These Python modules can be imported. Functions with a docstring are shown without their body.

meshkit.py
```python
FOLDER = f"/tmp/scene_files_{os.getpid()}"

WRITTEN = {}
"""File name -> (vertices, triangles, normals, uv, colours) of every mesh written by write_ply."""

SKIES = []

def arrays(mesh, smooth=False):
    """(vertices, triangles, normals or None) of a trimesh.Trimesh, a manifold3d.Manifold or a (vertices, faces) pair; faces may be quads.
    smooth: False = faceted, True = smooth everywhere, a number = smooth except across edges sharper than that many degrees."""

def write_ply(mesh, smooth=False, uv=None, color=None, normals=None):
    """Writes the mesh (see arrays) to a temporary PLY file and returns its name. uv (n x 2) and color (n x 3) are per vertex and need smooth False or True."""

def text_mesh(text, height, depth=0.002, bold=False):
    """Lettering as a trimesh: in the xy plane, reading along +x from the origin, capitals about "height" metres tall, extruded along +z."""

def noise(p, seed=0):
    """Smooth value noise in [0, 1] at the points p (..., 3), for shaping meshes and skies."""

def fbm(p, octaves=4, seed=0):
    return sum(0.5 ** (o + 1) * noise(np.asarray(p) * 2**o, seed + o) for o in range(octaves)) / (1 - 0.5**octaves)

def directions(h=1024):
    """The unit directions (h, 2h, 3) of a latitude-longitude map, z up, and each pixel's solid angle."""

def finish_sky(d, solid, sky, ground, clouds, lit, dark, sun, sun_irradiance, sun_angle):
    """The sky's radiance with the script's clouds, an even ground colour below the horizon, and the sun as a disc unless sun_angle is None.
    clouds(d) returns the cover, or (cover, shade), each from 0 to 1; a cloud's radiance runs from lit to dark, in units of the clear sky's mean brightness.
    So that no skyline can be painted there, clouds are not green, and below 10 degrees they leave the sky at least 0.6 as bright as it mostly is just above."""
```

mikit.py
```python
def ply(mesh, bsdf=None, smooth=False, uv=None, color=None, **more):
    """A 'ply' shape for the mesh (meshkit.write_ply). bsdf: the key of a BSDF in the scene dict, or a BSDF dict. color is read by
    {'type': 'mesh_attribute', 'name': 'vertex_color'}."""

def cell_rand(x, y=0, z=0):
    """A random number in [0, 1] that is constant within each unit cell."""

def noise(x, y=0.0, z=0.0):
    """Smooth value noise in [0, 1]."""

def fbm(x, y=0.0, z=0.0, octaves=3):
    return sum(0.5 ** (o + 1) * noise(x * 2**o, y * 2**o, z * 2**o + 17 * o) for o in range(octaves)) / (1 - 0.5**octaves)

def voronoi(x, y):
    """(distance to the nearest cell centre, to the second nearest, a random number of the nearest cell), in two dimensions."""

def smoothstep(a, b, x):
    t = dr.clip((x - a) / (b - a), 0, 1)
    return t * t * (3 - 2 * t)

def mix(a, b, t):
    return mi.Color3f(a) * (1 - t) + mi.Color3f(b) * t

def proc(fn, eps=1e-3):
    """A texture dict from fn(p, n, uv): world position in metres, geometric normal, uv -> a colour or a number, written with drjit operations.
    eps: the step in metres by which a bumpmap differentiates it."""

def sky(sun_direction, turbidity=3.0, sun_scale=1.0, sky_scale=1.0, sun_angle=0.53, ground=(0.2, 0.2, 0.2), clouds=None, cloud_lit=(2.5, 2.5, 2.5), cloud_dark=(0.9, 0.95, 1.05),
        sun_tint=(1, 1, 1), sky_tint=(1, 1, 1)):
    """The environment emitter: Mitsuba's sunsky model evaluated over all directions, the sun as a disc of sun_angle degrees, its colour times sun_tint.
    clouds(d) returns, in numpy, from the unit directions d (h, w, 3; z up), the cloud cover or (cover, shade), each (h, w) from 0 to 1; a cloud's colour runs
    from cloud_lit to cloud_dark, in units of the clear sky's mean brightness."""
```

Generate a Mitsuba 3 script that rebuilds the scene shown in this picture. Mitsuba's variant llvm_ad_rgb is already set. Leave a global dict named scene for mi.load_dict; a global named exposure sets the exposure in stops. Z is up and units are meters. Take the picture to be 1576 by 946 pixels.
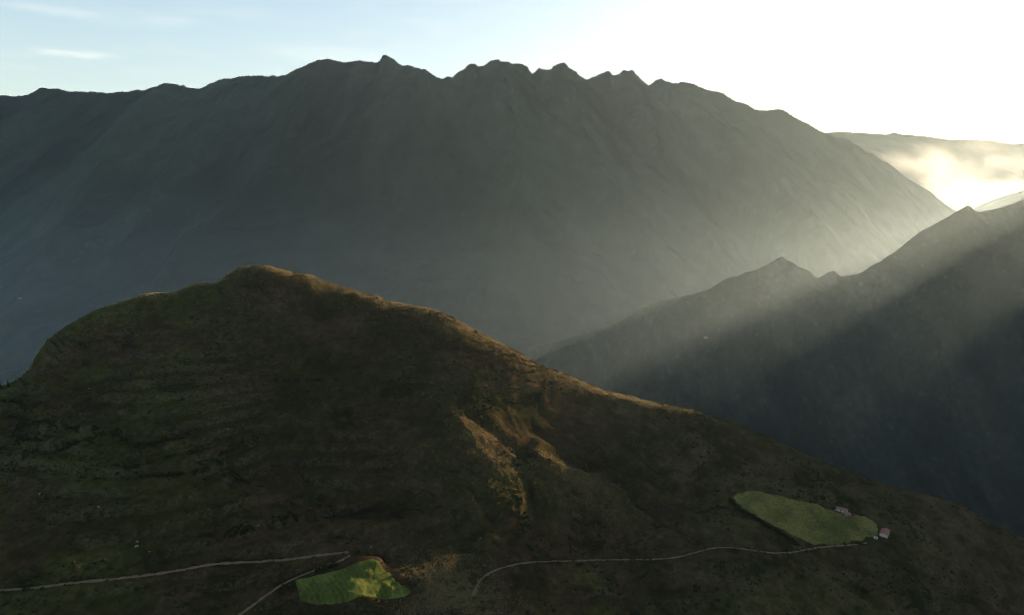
import math, numpy as np, trimesh, mitsuba as mi, drjit as dr, mikit, meshkit
from scipy.interpolate import RBFInterpolator, RegularGridInterpolator
from scipy.ndimage import gaussian_filter
from shapely.geometry import Polygon, LineString, Point
import shapely
T = mi.ScalarTransform4f
scene, labels = {}, {}

# ------------------------------------------------------------------ camera, sky, exposure
CAM_Z = 780.0                       # the valley floor is z = 0
FOCAL = 1065.0                      # in pixels of the 1576 x 946 photograph
PITCH = math.atan(173 / FOCAL)
SUN_AZ, SUN_EL = 50.0, 9.0
a_, e_ = math.radians(SUN_AZ), math.radians(SUN_EL)
SUN = np.array([math.sin(a_) * math.cos(e_), math.cos(a_) * math.cos(e_), math.sin(e_)])
exposure = 3.4
HAZE = 5.7e-5

scene['camera'] = {'type': 'perspective', 'fov': math.degrees(2 * math.atan(788 / FOCAL)), 'fov_axis': 'x', 'near_clip': 1.0, 'far_clip': 60000.0,
                   'to_world': T().look_at(origin=[0, 0, CAM_Z], target=[0, math.cos(PITCH), CAM_Z - math.sin(PITCH)], up=[0, 0, 1]),
                   'medium': {'type': 'ref', 'id': 'air'}}


def thin_clouds(d):
    """A few thin streaks of high cloud, long across the view."""
    az = np.degrees(np.arctan2(d[..., 0], d[..., 1]))
    el = np.degrees(np.arcsin(np.clip(d[..., 2], -1, 1)))
    n = meshkit.fbm(np.stack([az * 0.35, el * 2.2, 0 * az], -1), 4, 31)
    wide = meshkit.fbm(np.stack([az * 0.06, el * 0.2, 0 * az], -1), 2, 8)
    cover = np.clip((n - 0.50) * 2.0, 0, 1) * np.clip((wide - 0.30) * 4, 0, 1) * 0.12
    for a0, e0, ra, re, w in ((-31.0, 9.4, 2.3, 0.22, 0.32), (-32.0, 12.0, 3.0, 0.3, 0.16), (-25.0, 12.2, 2.0, 0.25, 0.12), (-14.0, 10.6, 5.0, 0.5, 0.15), (62.0, 14.0, 6.0, 0.5, 0.4), (-75.0, 16.0, 7.0, 0.6, 0.5), (140.0, 12.0, 8.0, 0.6, 0.5)):
        cover = np.maximum(cover, w * np.clip(1.5 * np.exp(-((az - a0) / ra) ** 2 - ((el - e0 + 0.5 * (n - 0.5)) / re) ** 2) * (0.3 + 1.4 * n) - 0.15, 0, 1))
    return cover


scene['sky'] = mikit.sky(SUN.tolist(), turbidity=2.7, sun_scale=1.45, sky_scale=1.0, sun_tint=(1.02, 1.20, 2.2), sky_tint=(1.12, 1.07, 1.09), clouds=thin_clouds,
                         cloud_lit=(2.6, 2.5, 2.2), cloud_dark=(1.6, 1.6, 1.6))
HB = (-16000, 16000, -16000, 16000, -40, 2050)      # the box of air


def haze_density():
    """Haze per metre: thin everywhere, thicker beyond the front hill and thickest low in the valley."""
    z, y, x = np.meshgrid(np.linspace(HB[4], HB[5], 48), np.linspace(HB[2], HB[3], 121), np.linspace(HB[0], HB[1], 121), indexing='ij')
    t = np.clip((np.hypot(x, y) - 620) / 850, 0, 1)
    away = t * t * (3 - 2 * t)
    r = np.hypot(x, y)
    s = 0.13 + 0.34 * np.clip((r - 700) / 600, 0, 1) * np.exp(-(r / 2500) ** 2) + away * (0.12 * np.exp(-np.maximum(z - 700, 0) / 800) + 1.75 / (1 + np.exp((z - 610) / 75)))
    s = s * (1 - 0.82 * np.clip((np.hypot(x, y) - 4600) / 2600, 0, 1))
    return (HAZE * s)[..., None].astype(np.float32)


scene['air'] = {'type': 'heterogeneous', 'albedo': {'type': 'rgb', 'value': [0.59, 0.82, 1.0]}, 'phase': {'type': 'hg', 'g': 0.64},
                'sigma_t': {'type': 'gridvolume', 'grid': mi.VolumeGrid(haze_density()), 'filter_type': 'trilinear',
                            'to_world': T().translate([HB[0], HB[2], HB[4]]).scale([HB[1] - HB[0], HB[3] - HB[2], HB[5] - HB[4]])}}


# ------------------------------------------------------------------ helpers
def ray(px, py):
    """World direction per unit of distance ahead (y = 1) of a pixel of the photograph, for surveying the photograph."""
    px, py = np.asarray(px, float), np.asarray(py, float)
    u, v = (px - 788) / FOCAL, (473 - py) / FOCAL
    c, s = math.cos(PITCH), math.sin(PITCH)
    x, y, z = u, c + v * s, -s + v * c
    return np.stack([x / y, np.ones_like(x), z / y], -1)


def point(px, py, dist):
    return ray(px, py) * np.asarray(dist, float)[..., None] + [0, 0, CAM_Z]


def smooth01(a, b, x):
    t = np.clip((x - a) / (b - a), 0, 1)
    return t * t * (3 - 2 * t)


def ridged(p, octaves=4, seed=0):
    out, amp, tot = 0, 1.0, 0
    for o in range(octaves):
        out = out + amp * (1 - np.abs(2 * meshkit.noise(np.asarray(p) * 2 ** o, seed + o) - 1))
        tot += amp
        amp *= 0.5
    return out / tot


def grid_mesh(X, Y, Z):
    n, m = X.shape
    i = np.arange(n * m).reshape(n, m)
    a, b, c, d = i[:-1, :-1].ravel(), i[:-1, 1:].ravel(), i[1:, 1:].ravel(), i[1:, :-1].ravel()
    f = np.vstack([np.stack([a, b, c], 1), np.stack([a, c, d], 1)])
    v = np.stack([X.ravel(), Y.ravel(), Z.ravel()], 1)
    t = v[f[0]]
    if np.cross(t[1] - t[0], t[2] - t[0])[2] < 0:
        f = f[:, ::-1]
    return v, f


def tag(key, label=None, category=None, group=None, kind=None):
    labels[key] = {k: v for k, v in dict(label=label, category=category, group=group, kind=kind).items() if v}


def key_of(name):
    taken = {k.split('__')[0] for k in list(scene) + list(labels)}
    if name not in taken:
        return name
    n = 1
    while f'{name}_{n:03d}' in taken:
        n += 1
    return f'{name}_{n:03d}'


def part_key(parent, name):
    k = f'{parent}__{name}'
    if k not in scene:
        return k
    n = 1
    while f'{k}_{n:03d}' in scene:
        n += 1
    return f'{k}_{n:03d}'


def spaced(stops):
    """Coordinates with a spacing that changes from stretch to stretch: [(start, step), ..., (end, None)]."""
    out = []
    for (a, s), (b, _) in zip(stops[:-1], stops[1:]):
        n = max(1, round((b - a) / s))
        out.append(np.linspace(a, b, n, endpoint=False))
    return np.concatenate(out + [[stops[-1][0]]])


# ------------------------------------------------------------------ materials
def two_tone(fn):
    return {'type': 'diffuse', 'reflectance': mikit.proc(fn)}


def hill_colour(p, n, uv):
    big = mikit.fbm(p.x * 0.012, p.y * 0.012, p.z * 0.02, 4)
    mid = mikit.fbm(p.x * 0.07 + 9, p.y * 0.07, p.z * 0.07, 4)
    fine = mikit.fbm(p.x * 0.45, p.y * 0.45 + 5, p.z * 0.45, 3)
    c = mikit.mix([0.078, 0.061, 0.033], [0.050, 0.054, 0.022], mikit.smoothstep(0.35, 0.62, big))
    c = mikit.mix(c, [0.100, 0.074, 0.040], mikit.smoothstep(0.52, 0.72, mid) * 0.6)
    c = mikit.mix(c, [0.030, 0.032, 0.016], mikit.smoothstep(0.56, 0.70, mikit.fbm(p.x * 0.035 + 40, p.y * 0.05, p.z * 0.05, 4)) * 0.75)
    left = mikit.smoothstep(-230, -470, p.x) * mikit.smoothstep(0.36, 0.56, mid * 0.4 + big * 0.6)
    low = mikit.smoothstep(690, 610, p.y) * mikit.smoothstep(0, 90, p.x) * mikit.smoothstep(0.40, 0.58, mid * 0.5 + big * 0.5)
    c = mikit.mix(c, [0.082, 0.092, 0.030], dr.maximum(left, low) * 0.8)
    c = mikit.mix(c, [0.108, 0.088, 0.050], mikit.smoothstep(90, 260, p.x) * mikit.smoothstep(0.30, 0.60, mid) * 0.7)
    by = dr.exp(-dr.square((p.x - 290) / 150) - dr.square((p.y - 705) / 55))
    c = mikit.mix(c, [0.075, 0.076, 0.028], by * mikit.smoothstep(0.36, 0.56, mid) * 0.8)
    rock = mikit.smoothstep(0.70, 0.50, n.z) * mikit.smoothstep(0.40, 0.6, fine)
    c = mikit.mix(c, [0.105, 0.098, 0.088], rock * 0.5)
    return c * mi.Color3f(1.0, 0.90, 0.86) * (0.34 + 0.38 * fine) * (0.62 + 0.76 * mikit.fbm(p.x * 0.17, p.y * 0.17 + 7, p.z * 0.17, 2)) * (0.55 + 0.9 * mikit.fbm(p.x * 0.022 + 3, p.y * 0.03, p.z * 0.03, 3))


def ridge_colour(p, n, uv):
    q = p.x + 0.2 * p.y
    band = mikit.fbm(q * 0.009, p.y * 0.003, p.z * 0.002, 4)
    fine = mikit.fbm(p.x * 0.11, p.y * 0.07 + 5, p.z * 0.05, 4)
    c = mikit.mix([0.052, 0.054, 0.032], [0.024, 0.032, 0.019], mikit.smoothstep(0.36, 0.62, band))
    c = mikit.mix(c, [0.10, 0.095, 0.085], mikit.smoothstep(0.66, 0.84, fine) * 0.2)
    return c * (0.40 + 0.40 * fine)


def mountain_colour(p, n, uv):
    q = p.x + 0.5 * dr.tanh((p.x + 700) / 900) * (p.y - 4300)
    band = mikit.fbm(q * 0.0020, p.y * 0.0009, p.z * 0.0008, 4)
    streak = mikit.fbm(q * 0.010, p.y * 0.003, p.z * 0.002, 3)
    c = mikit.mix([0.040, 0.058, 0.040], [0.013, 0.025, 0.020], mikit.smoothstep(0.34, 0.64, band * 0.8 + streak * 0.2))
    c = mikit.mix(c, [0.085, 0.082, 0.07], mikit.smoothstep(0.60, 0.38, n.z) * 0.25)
    return c * (0.66 + 0.24 * mikit.fbm(q * 0.03, p.y * 0.012, p.z * 0.01, 2))


def valley_colour(p, n, uv):
    return mikit.mix([0.04, 0.05, 0.025], [0.08, 0.075, 0.04], mikit.fbm(p.x * 0.004, p.y * 0.004, 0.0, 5))


def field_colour(p, n, uv):
    a = mikit.fbm(p.x * 0.09, p.y * 0.09, 0.0, 4)
    b = mikit.fbm(p.x * 0.8, p.y * 0.8, 0.0, 3)
    return mikit.mix([0.078, 0.094, 0.024], [0.118, 0.138, 0.034], mikit.smoothstep(0.3, 0.7, a)) * (0.5 + 0.7 * b) * (0.92 + 0.08 * dr.sin((p.x * 0.80 + p.y * 0.6) * 1.6 + 6 * a)) * (0.75 + 0.5 * mikit.fbm((p.x * 0.8 + p.y * 0.6) * 0.16, (p.y * 0.8 - p.x * 0.6) * 0.03, 0.0, 3))


def pasture_colour(p, n, uv):
    a = mikit.fbm(p.x * 0.04, p.y * 0.04, 0.0, 4)
    b = mikit.fbm(p.x * 0.5, p.y * 0.5, 0.0, 3)
    return mikit.mix([0.066, 0.066, 0.022], [0.128, 0.112, 0.036], mikit.smoothstep(0.25, 0.75, a)) * (0.6 + 0.8 * b)


def road_colour(p, n, uv):
    return mikit.mix([0.10, 0.066, 0.038], [0.20, 0.138, 0.085], mikit.fbm(p.x * 0.3, p.y * 0.3, 0.0, 4))


for name, fn in dict(hill=hill_colour, ridge=ridge_colour, mountain=mountain_colour, valley=valley_colour, field=field_colour,
                     pasture=pasture_colour, road=road_colour).items():
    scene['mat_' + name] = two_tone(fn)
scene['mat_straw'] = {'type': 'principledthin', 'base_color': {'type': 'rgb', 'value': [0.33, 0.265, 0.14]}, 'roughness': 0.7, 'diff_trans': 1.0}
scene['mat_leaf'] = {'type': 'principledthin', 'base_color': {'type': 'rgb', 'value': [0.045, 0.052, 0.020]}, 'roughness': 0.6, 'diff_trans': 0.8}
scene['mat_hedge'] = {'type': 'twosided', 'bsdf': {'type': 'diffuse', 'reflectance': {'type': 'rgb', 'value': [0.026, 0.032, 0.014]}}}
scene['mat_pane'] = {'type': 'roughconductor', 'material': 'none', 'alpha': 0.1, 'specular_reflectance': {'type': 'rgb', 'value': [0.1, 0.1, 0.12]}}
for name, rgb in dict(scrub=(0.024, 0.028, 0.014), dry=(0.105, 0.082, 0.042), conifer=(0.022, 0.034, 0.018), bark=(0.07, 0.055, 0.04), stone=(0.17, 0.165, 0.15),
                      dull_roof=(0.14, 0.13, 0.12), red_roof=(0.24, 0.115, 0.095), pale_roof=(0.40, 0.36, 0.33), white_wall=(0.36, 0.33, 0.29), mud_wall=(0.16, 0.12, 0.09), wood=(0.06, 0.045, 0.035)).items():
    scene['mat_' + name] = {'type': 'twosided', 'bsdf': {'type': 'diffuse', 'reflectance': {'type': 'rgb', 'value': list(rgb)}}}

# ------------------------------------------------------------------ the front hill
CREST = np.array([(-700, 700), (-400, 672), (-150, 640), (-60, 612), (0, 594), (15, 590.6), (33, 578), (44.4, 567.8), (50.8, 555), (58.4, 542.4), (68.5, 527), (86.3, 513), (101.5, 501.8), (121.8, 490.4), (142, 479), (157.4, 472.6),
    (177.7, 467.6), (203, 458.7), (223.4, 451.6), (245, 450.5), (269, 450.6), (284.3, 442.2), (302, 436.3), (316, 434), (328.7, 436.3), (340, 430.8), (355.3, 418), (363, 414.3), (380.7, 409), (411.7, 408.5), (437, 415.4),
    (457.4, 420), (477.7, 422.5), (503, 433.7), (533.5, 442.8), (558.9, 451), (581.7, 455.5), (594.4, 462.3), (627.4, 468.7), (663, 475), (680.7, 480), (696.4, 488), (727, 504.6), (757.4, 521), (793, 538.8), (810.7, 550.3),
    (828.4, 559), (853.8, 569.3), (891.9, 584.5), (930, 599.7), (968, 608.6), (996, 615.8), (1039.6, 624.7), (1067.5, 631), (1103, 642.5), (1128, 648.8), (1179, 670.4), (1230, 694.5), (1268, 709.7), (1300, 722.4), (1323, 734),
    (1374, 749), (1419.7, 759.3), (1475.5, 774.5), (1506, 792.3), (1544, 815), (1576, 828), (1700, 872), (1900, 930), (2300, 1010)])
CREST_D = np.interp(CREST[:, 0], [-700, -400, -150, 0, 33, 50, 68, 100, 142, 223, 270, 316, 340, 380, 480, 560, 627, 680, 727, 793, 853, 930, 1000, 1067, 1128, 1230, 1323, 1420, 1475, 1576, 1750, 1900, 2300],
                    [700, 730, 765, 790, 800, 815, 835, 860, 880, 905, 920, 938, 948, 960, 975, 982, 982, 976, 966, 950, 932, 912, 895, 879, 864, 838, 808, 780, 765, 735, 690, 660, 600])
crest = point(CREST[:, 0], CREST[:, 1], CREST_D)
COLUMNS = [  # pixel column of the survey, then (pixel row reached, slope on the way down)
    (-500, [(760, .45), (860, .4), (960, .35), (1150, .3)]), (-150, [(720, .45), (800, .4), (900, .35), (960, .3), (1150, .3)]),
    (50, [(600, .7), (700, .4), (800, .4), (910, .40), (946, .55), (1150, .4)]),
    (200, [(525, 1.0), (560, .4), (640, .6), (720, .42), (800, .45), (880, .4), (946, .58), (1150, .4)]),
    (350, [(500, 1.0), (600, .75), (720, .5), (800, .3), (865, .36), (946, .58), (1150, .4)]),
    (500, [(500, .85), (620, .75), (720, .55), (800, .3), (850, .28), (946, .38), (1150, .35)]),
    (640, [(560, .52), (640, .52), (740, .52), (810, .42), (870, .3), (946, .3), (1150, .3)]),
    (760, [(560, .35), (620, .5), (690, .40), (760, .42), (830, .42), (875, .35), (946, .25), (1150, .3)]),
    (880, [(660, .48), (740, .45), (770, .3), (830, .5), (865, .3), (946, .2), (1150, .3)]),
    (1000, [(700, .5), (770, .45), (840, .4), (862, .2), (946, .2), (1150, .3)]),
    (1150, [(720, .48), (760, .4), (800, .15), (842, .15), (946, .2), (1150, .3)]),
    (1300, [(765, .45), (790, .2), (830, .12), (870, .25), (946, .25), (1150, .3)]),
    (1450, [(800, .38), (850, .3), (946, .3), (1150, .3)]), (1576, [(880, .3), (946, .3), (1150, .3)]), (1750, [(960, .3), (1150, .3)]), (2000, [(1020, .3), (1200, .3)])]
survey = [crest]
for px, steps in COLUMNS:
    k = np.interp(px, CREST[:, 0], np.arange(len(CREST)))
    py, dist = np.interp(k, np.arange(len(CREST)), CREST[:, 1]), np.interp(px, CREST[:, 0], CREST_D)
    for to, slope in steps:
        n = max(1, round((to - py) / 45))
        for q in np.linspace(py, to, n + 1)[1:]:
            t1, t2 = -ray(px, py)[2], -ray(px, q)[2]
            dist, py = dist * (t1 + slope) / (t2 + slope), q
            survey.append(point(px, py, dist)[None])
for back, drop in ((25, 6), (60, 24), (140, 66), (300, 165), (600, 380), (1000, 640)):       # the far side falls to the valley
    survey.append(crest[::2] + [back * 0.25, back, -drop])
for x in (-1500, -900, -400, 0, 400, 900, 1500):
    survey.append(np.array([[x, 150, CAM_Z - 395 - 0.02 * abs(x)], [x, -250, CAM_Z - 470 - 0.03 * abs(x)]]))
survey = np.vstack(survey)
tps = RBFInterpolator(survey[:, :2] / 100, survey[:, 2], neighbors=60, smoothing=0.002, kernel='thin_plate_spline')
cx, cy = np.arange(-1700, 1901, 12.0), np.arange(-300, 2101, 9.0)
CX, CY = np.meshgrid(cx, cy, indexing='ij')
coarse = tps(np.stack([CX.ravel(), CY.ravel()], 1) / 100).reshape(CX.shape)
coarse = np.clip(gaussian_filter(coarse, 0.6), -60, CAM_Z)
base_height = RegularGridInterpolator((cx, cy), coarse, method='cubic', bounds_error=False, fill_value=-40)

hx = spaced([(-1600, 30), (-800, 6), (-600, 1.5), (720, 5), (1000, 30), (1800, None)])
hy = spaced([(-280, 40), (330, 8), (500, 1.35), (1000, 3), (1120, 14), (2050, None)])
HX, HY = np.meshgrid(hx, hy, indexing='ij')
HZ = base_height(np.stack([HX.ravel(), HY.ravel()], 1)).reshape(HX.shape)


def on_base(px, py):
    """Where the sight line of a pixel of the photograph meets the surveyed hill."""
    r = ray(px, py)
    d = np.arange(430, 1100, 0.8)
    z = height_now(np.stack([r[0] * d, d], 1))
    hit = np.nonzero(r[2] * d + CAM_Z < z)[0]
    i = hit[0] if len(hit) else np.argmin(r[2] * d + CAM_Z - z)
    return np.array([r[0] * d[i], d[i], z[i]])


def height_now(xy):
    return RegularGridInterpolator((hx, hy), HZ, bounds_error=False, fill_value=0)(xy)


def path_on_hill(pixels):
    return np.array([on_base(*q) for q in pixels])


def near_line(line, reach):
    """(index of the grid points near a polyline, their distance to it, how far along it they are from 0 to 1)."""
    ls = LineString(line[:, :2])
    x0, y0, x1, y1 = ls.bounds
    m = (HX > x0 - reach) & (HX < x1 + reach) & (HY > y0 - reach) & (HY < y1 + reach)
    idx = np.nonzero(m)
    pts = shapely.points(HX[idx], HY[idx])
    dist = shapely.distance(ls, pts)
    ok = dist < reach
    s = shapely.line_locate_point(ls, pts[ok], normalized=True)
    return (idx[0][ok], idx[1][ok]), dist[ok], s


def carve(pixels, depth, width, rise=False):
    line = path_on_hill(pixels)
    idx, dist, s = near_line(line, width * 3)
    ends = smooth01(0, 0.15, s) * smooth01(1, 0.85, s)
    wob = 0.7 + 0.6 * meshkit.noise(np.stack([HX[idx] * .06, HY[idx] * .06, 0 * dist], -1), 4)
    HZ[idx] += (1 if rise else -1) * depth * ends * (np.exp(-1.25 * np.abs(dist + 14 * (meshkit.fbm(np.stack([HX[idx] / 14, HY[idx] / 14, 0 * dist], -1), 3, 66) - 0.5)) / (width * wob)) if rise and depth != 10 else np.exp(-(dist / (width * wob)) ** 2))


for pixels, h, w in (([(92, 538), (120, 526), (150, 523), (190, 527)], 9, 14), ([(690, 628), (730, 680), (770, 728), (792, 758)], 4, 15), ([(800, 695), (845, 725), (900, 742), (975, 760)], 13, 40), ([(790, 752), (800, 785), (802, 805)], 5, 12),
                     ([(572, 860), (562, 885), (530, 945)], 10, 29)):
    carve(pixels, h, w, rise=True)
HZ = np.clip(HZ, -60, CAM_Z)
for pixels, h, w in (([(110, 508), (165, 502), (215, 512)], 11, 15), ([(215, 505), (235, 480), (262, 455)], 5, 9), ([(700, 788), (715, 825), (725, 850)], 5, 26), ([(920, 650), (985, 690), (1040, 722)], 9, 25), ([(690, 862), (740, 876), (800, 880)], 4, 26), ([(850, 690), (900, 718), (960, 745), (990, 770), (1040, 800), (1085, 838)], 9, 8), ([(800, 655), (880, 690), (950, 730), (1000, 752), (1075, 775), (1130, 778)], 8, 8),
                     ([(860, 655), (940, 705), (1000, 745)], 7, 7), ([(900, 655), (990, 725), (1050, 760)], 7, 7), ([(950, 665), (1040, 730), (1100, 765)], 6, 8), ([(828, 716), (850, 740), (880, 770)], 4, 4),
                     ([(808, 720), (822, 780), (830, 830)], 6, 7), ([(735, 752), (760, 800), (775, 832)], 4, 6), ([(440, 690), (480, 738), (498, 775)], 7, 7), ([(700, 620), (790, 690), (840, 715)], 4, 9),
                     ([(320, 640), (350, 700), (370, 760)], 2.5, 6), ([(1000, 690), (1080, 740), (1130, 770)], 2, 5)):
    carve(pixels, h, w)

P3 = np.stack([HX, HY, HZ * 0.6], -1)
keep = np.clip(0.25 + np.abs(HY - np.interp(HX, crest[:, 0], crest[:, 1])) / 70, 0.25, 1)
lumps = 9 * (meshkit.fbm(P3 / 70, 3, 2) - 0.5) + 3.2 * (meshkit.fbm(P3 / 21, 3, 12) - 0.5) * 1.6
rills = 3.0 * (ridged(np.stack([HX / 15 + 0.5 * meshkit.noise(P3 / 60, 9) * 4, HY / 90, 0 * HX], -1), 2, 21) - 0.6)
steep = smooth01(0.25, 0.6, np.gradient(HZ, hy, axis=1))
HZ = HZ + lumps * keep + rills * steep * keep + 1.0 * (meshkit.fbm(P3 / 4.5, 2, 5) - 0.5) * 1.4
rocky = smooth01(0.55, 0.72, meshkit.fbm(P3 / 55, 3, 41))
for q, r in (((120, 560), 45), ((140, 790), 42), ((90, 770), 45), ((735, 690), 20), ((40, 830), 30)):
    c = on_base(*q)
    rocky = np.maximum(rocky, np.exp(-(((HX - c[0]) ** 2 + (HY - c[1]) ** 2) / r ** 2)))
HZ = HZ + 4.0 * rocky * (ridged(P3 / 9, 3, 77) - 0.62)

# ---- old terraces step the left slope
zone = smooth01(-30, -180, HX) * smooth01(500, 560, HY) * smooth01(900, 800, HY) * smooth01(0.36, 0.50, meshkit.fbm(P3 / 85, 3, 91))
STEP = 11.0
lev = (HZ + 11 * meshkit.fbm(np.stack([HX / 120, HY / 120, 0 * HX], -1), 3, 92)) / STEP
fr = lev - np.floor(lev)
HZ = HZ + zone * STEP * 0.8 * (smooth01(0.66, 0.95, fr) - fr)

# ---- hold the skyline to the survey where the relief has lifted or lowered it
sky_px = np.arange(-150, 1760, 5.0)
want = ray(sky_px, np.interp(sky_px, CREST[:, 0], CREST[:, 1]))
for _ in range(4):
    dd = np.arange(640, 1120, 3.0)
    fn = RegularGridInterpolator((hx, hy), HZ, bounds_error=False, fill_value=0)
    u = want[:, 0]
    zz = fn(np.stack([(u[:, None] * dd).ravel(), np.tile(dd, len(u))], 1)).reshape(len(u), -1)
    t = (zz - CAM_Z) / dd
    top = t.argmax(1)
    at, off = dd[top], (want[:, 2] - t.max(1)) * dd[top]
    gu = HX / np.maximum(HY, 100)
    at_g = np.interp(gu, u, gaussian_filter(at, 1.5))
    off_g = np.interp(gu, u, np.clip(off, -25, 25), left=0, right=0)
    HZ = HZ + np.where(HY > 500, off_g * np.exp(-((HY - at_g) / 55) ** 2), 0)

# ---- the tracks are benched into the slope
ROADS = [
    ('dirt_road', 4.3, 'pale dirt road climbing from the left edge to the green field', [(-60, 913), (0, 909), (45, 908), (100, 898), (150, 894), (215, 888), (260, 882), (300, 875), (360, 868), (400, 864), (440, 862), (490, 856), (520, 851), (545, 851)]),
    ('farm_track', 3.3, 'branching dirt track bending down beside the green field to the bottom edge', [(545, 853), (530, 862), (505, 872), (478, 880), (450, 890), (425, 905), (400, 922), (372, 944), (350, 960)]),
    ('dirt_track', 2.6, 'thin dirt track along the hill foot to the farmhouses', [(725, 925), (735, 895), (748, 880), (775, 873), (810, 866), (860, 863), (905, 861), (960, 861), (1010, 861), (1050, 858), (1070, 852), (1085, 843), (1105, 841), (1140, 843), (1170, 849), (1200, 853), (1225, 851), (1245, 845), (1275, 840), (1310, 840), (1340, 834)])]
road_lines = []
for name, w, lab, pixels in ROADS:
    line = path_on_hill(pixels)
    ls = LineString(line[:, :2])
    s = np.arange(0, ls.length, 2.0)
    xy = np.array([ls.interpolate(v).coords[0] for v in s])
    k = 9
    pad = np.pad(xy, ((k, k), (0, 0)), mode='edge')
    xy = np.stack([np.convolve(pad[:, j], np.ones(2 * k + 1) / (2 * k + 1), 'valid') for j in (0, 1)], 1)
    z = gaussian_filter(height_now(xy), 8, mode='nearest')
    road_lines.append((name, w, lab, np.column_stack([xy, z])))
for name, w, lab, line in road_lines:
    idx, dist, s = near_line(line, w * 2.4)
    seg = np.concatenate([[0], np.cumsum(np.linalg.norm(np.diff(line[:, :2], axis=0), axis=1))])
    zz = np.interp(s * seg[-1], seg, line[:, 2])
    t = smooth01(w * 2.2, w * 0.75, dist)
    HZ[idx] = HZ[idx] * (1 - t) + zz * t
height_fn = RegularGridInterpolator((hx, hy), HZ, bounds_error=False, fill_value=0)
scene['hill'] = mikit.ply(grid_mesh(HX, HY, HZ), 'mat_hill', smooth=True)
tag('hill', 'dark brown grassy hill with a sunlit crest', kind='structure')


def ground(xy):
    return height_fn(np.atleast_2d(xy))


def spot(px, py):
    r = ray(px, py)
    d = np.arange(430, 1100, 0.5)
    z = ground(np.stack([r[0] * d, d], 1))
    hit = np.nonzero(r[2] * d + CAM_Z < z)[0]
    i = hit[0] if len(hit) else np.argmin(r[2] * d + CAM_Z - z)
    return np.array([r[0] * d[i], d[i], z[i]])


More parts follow.
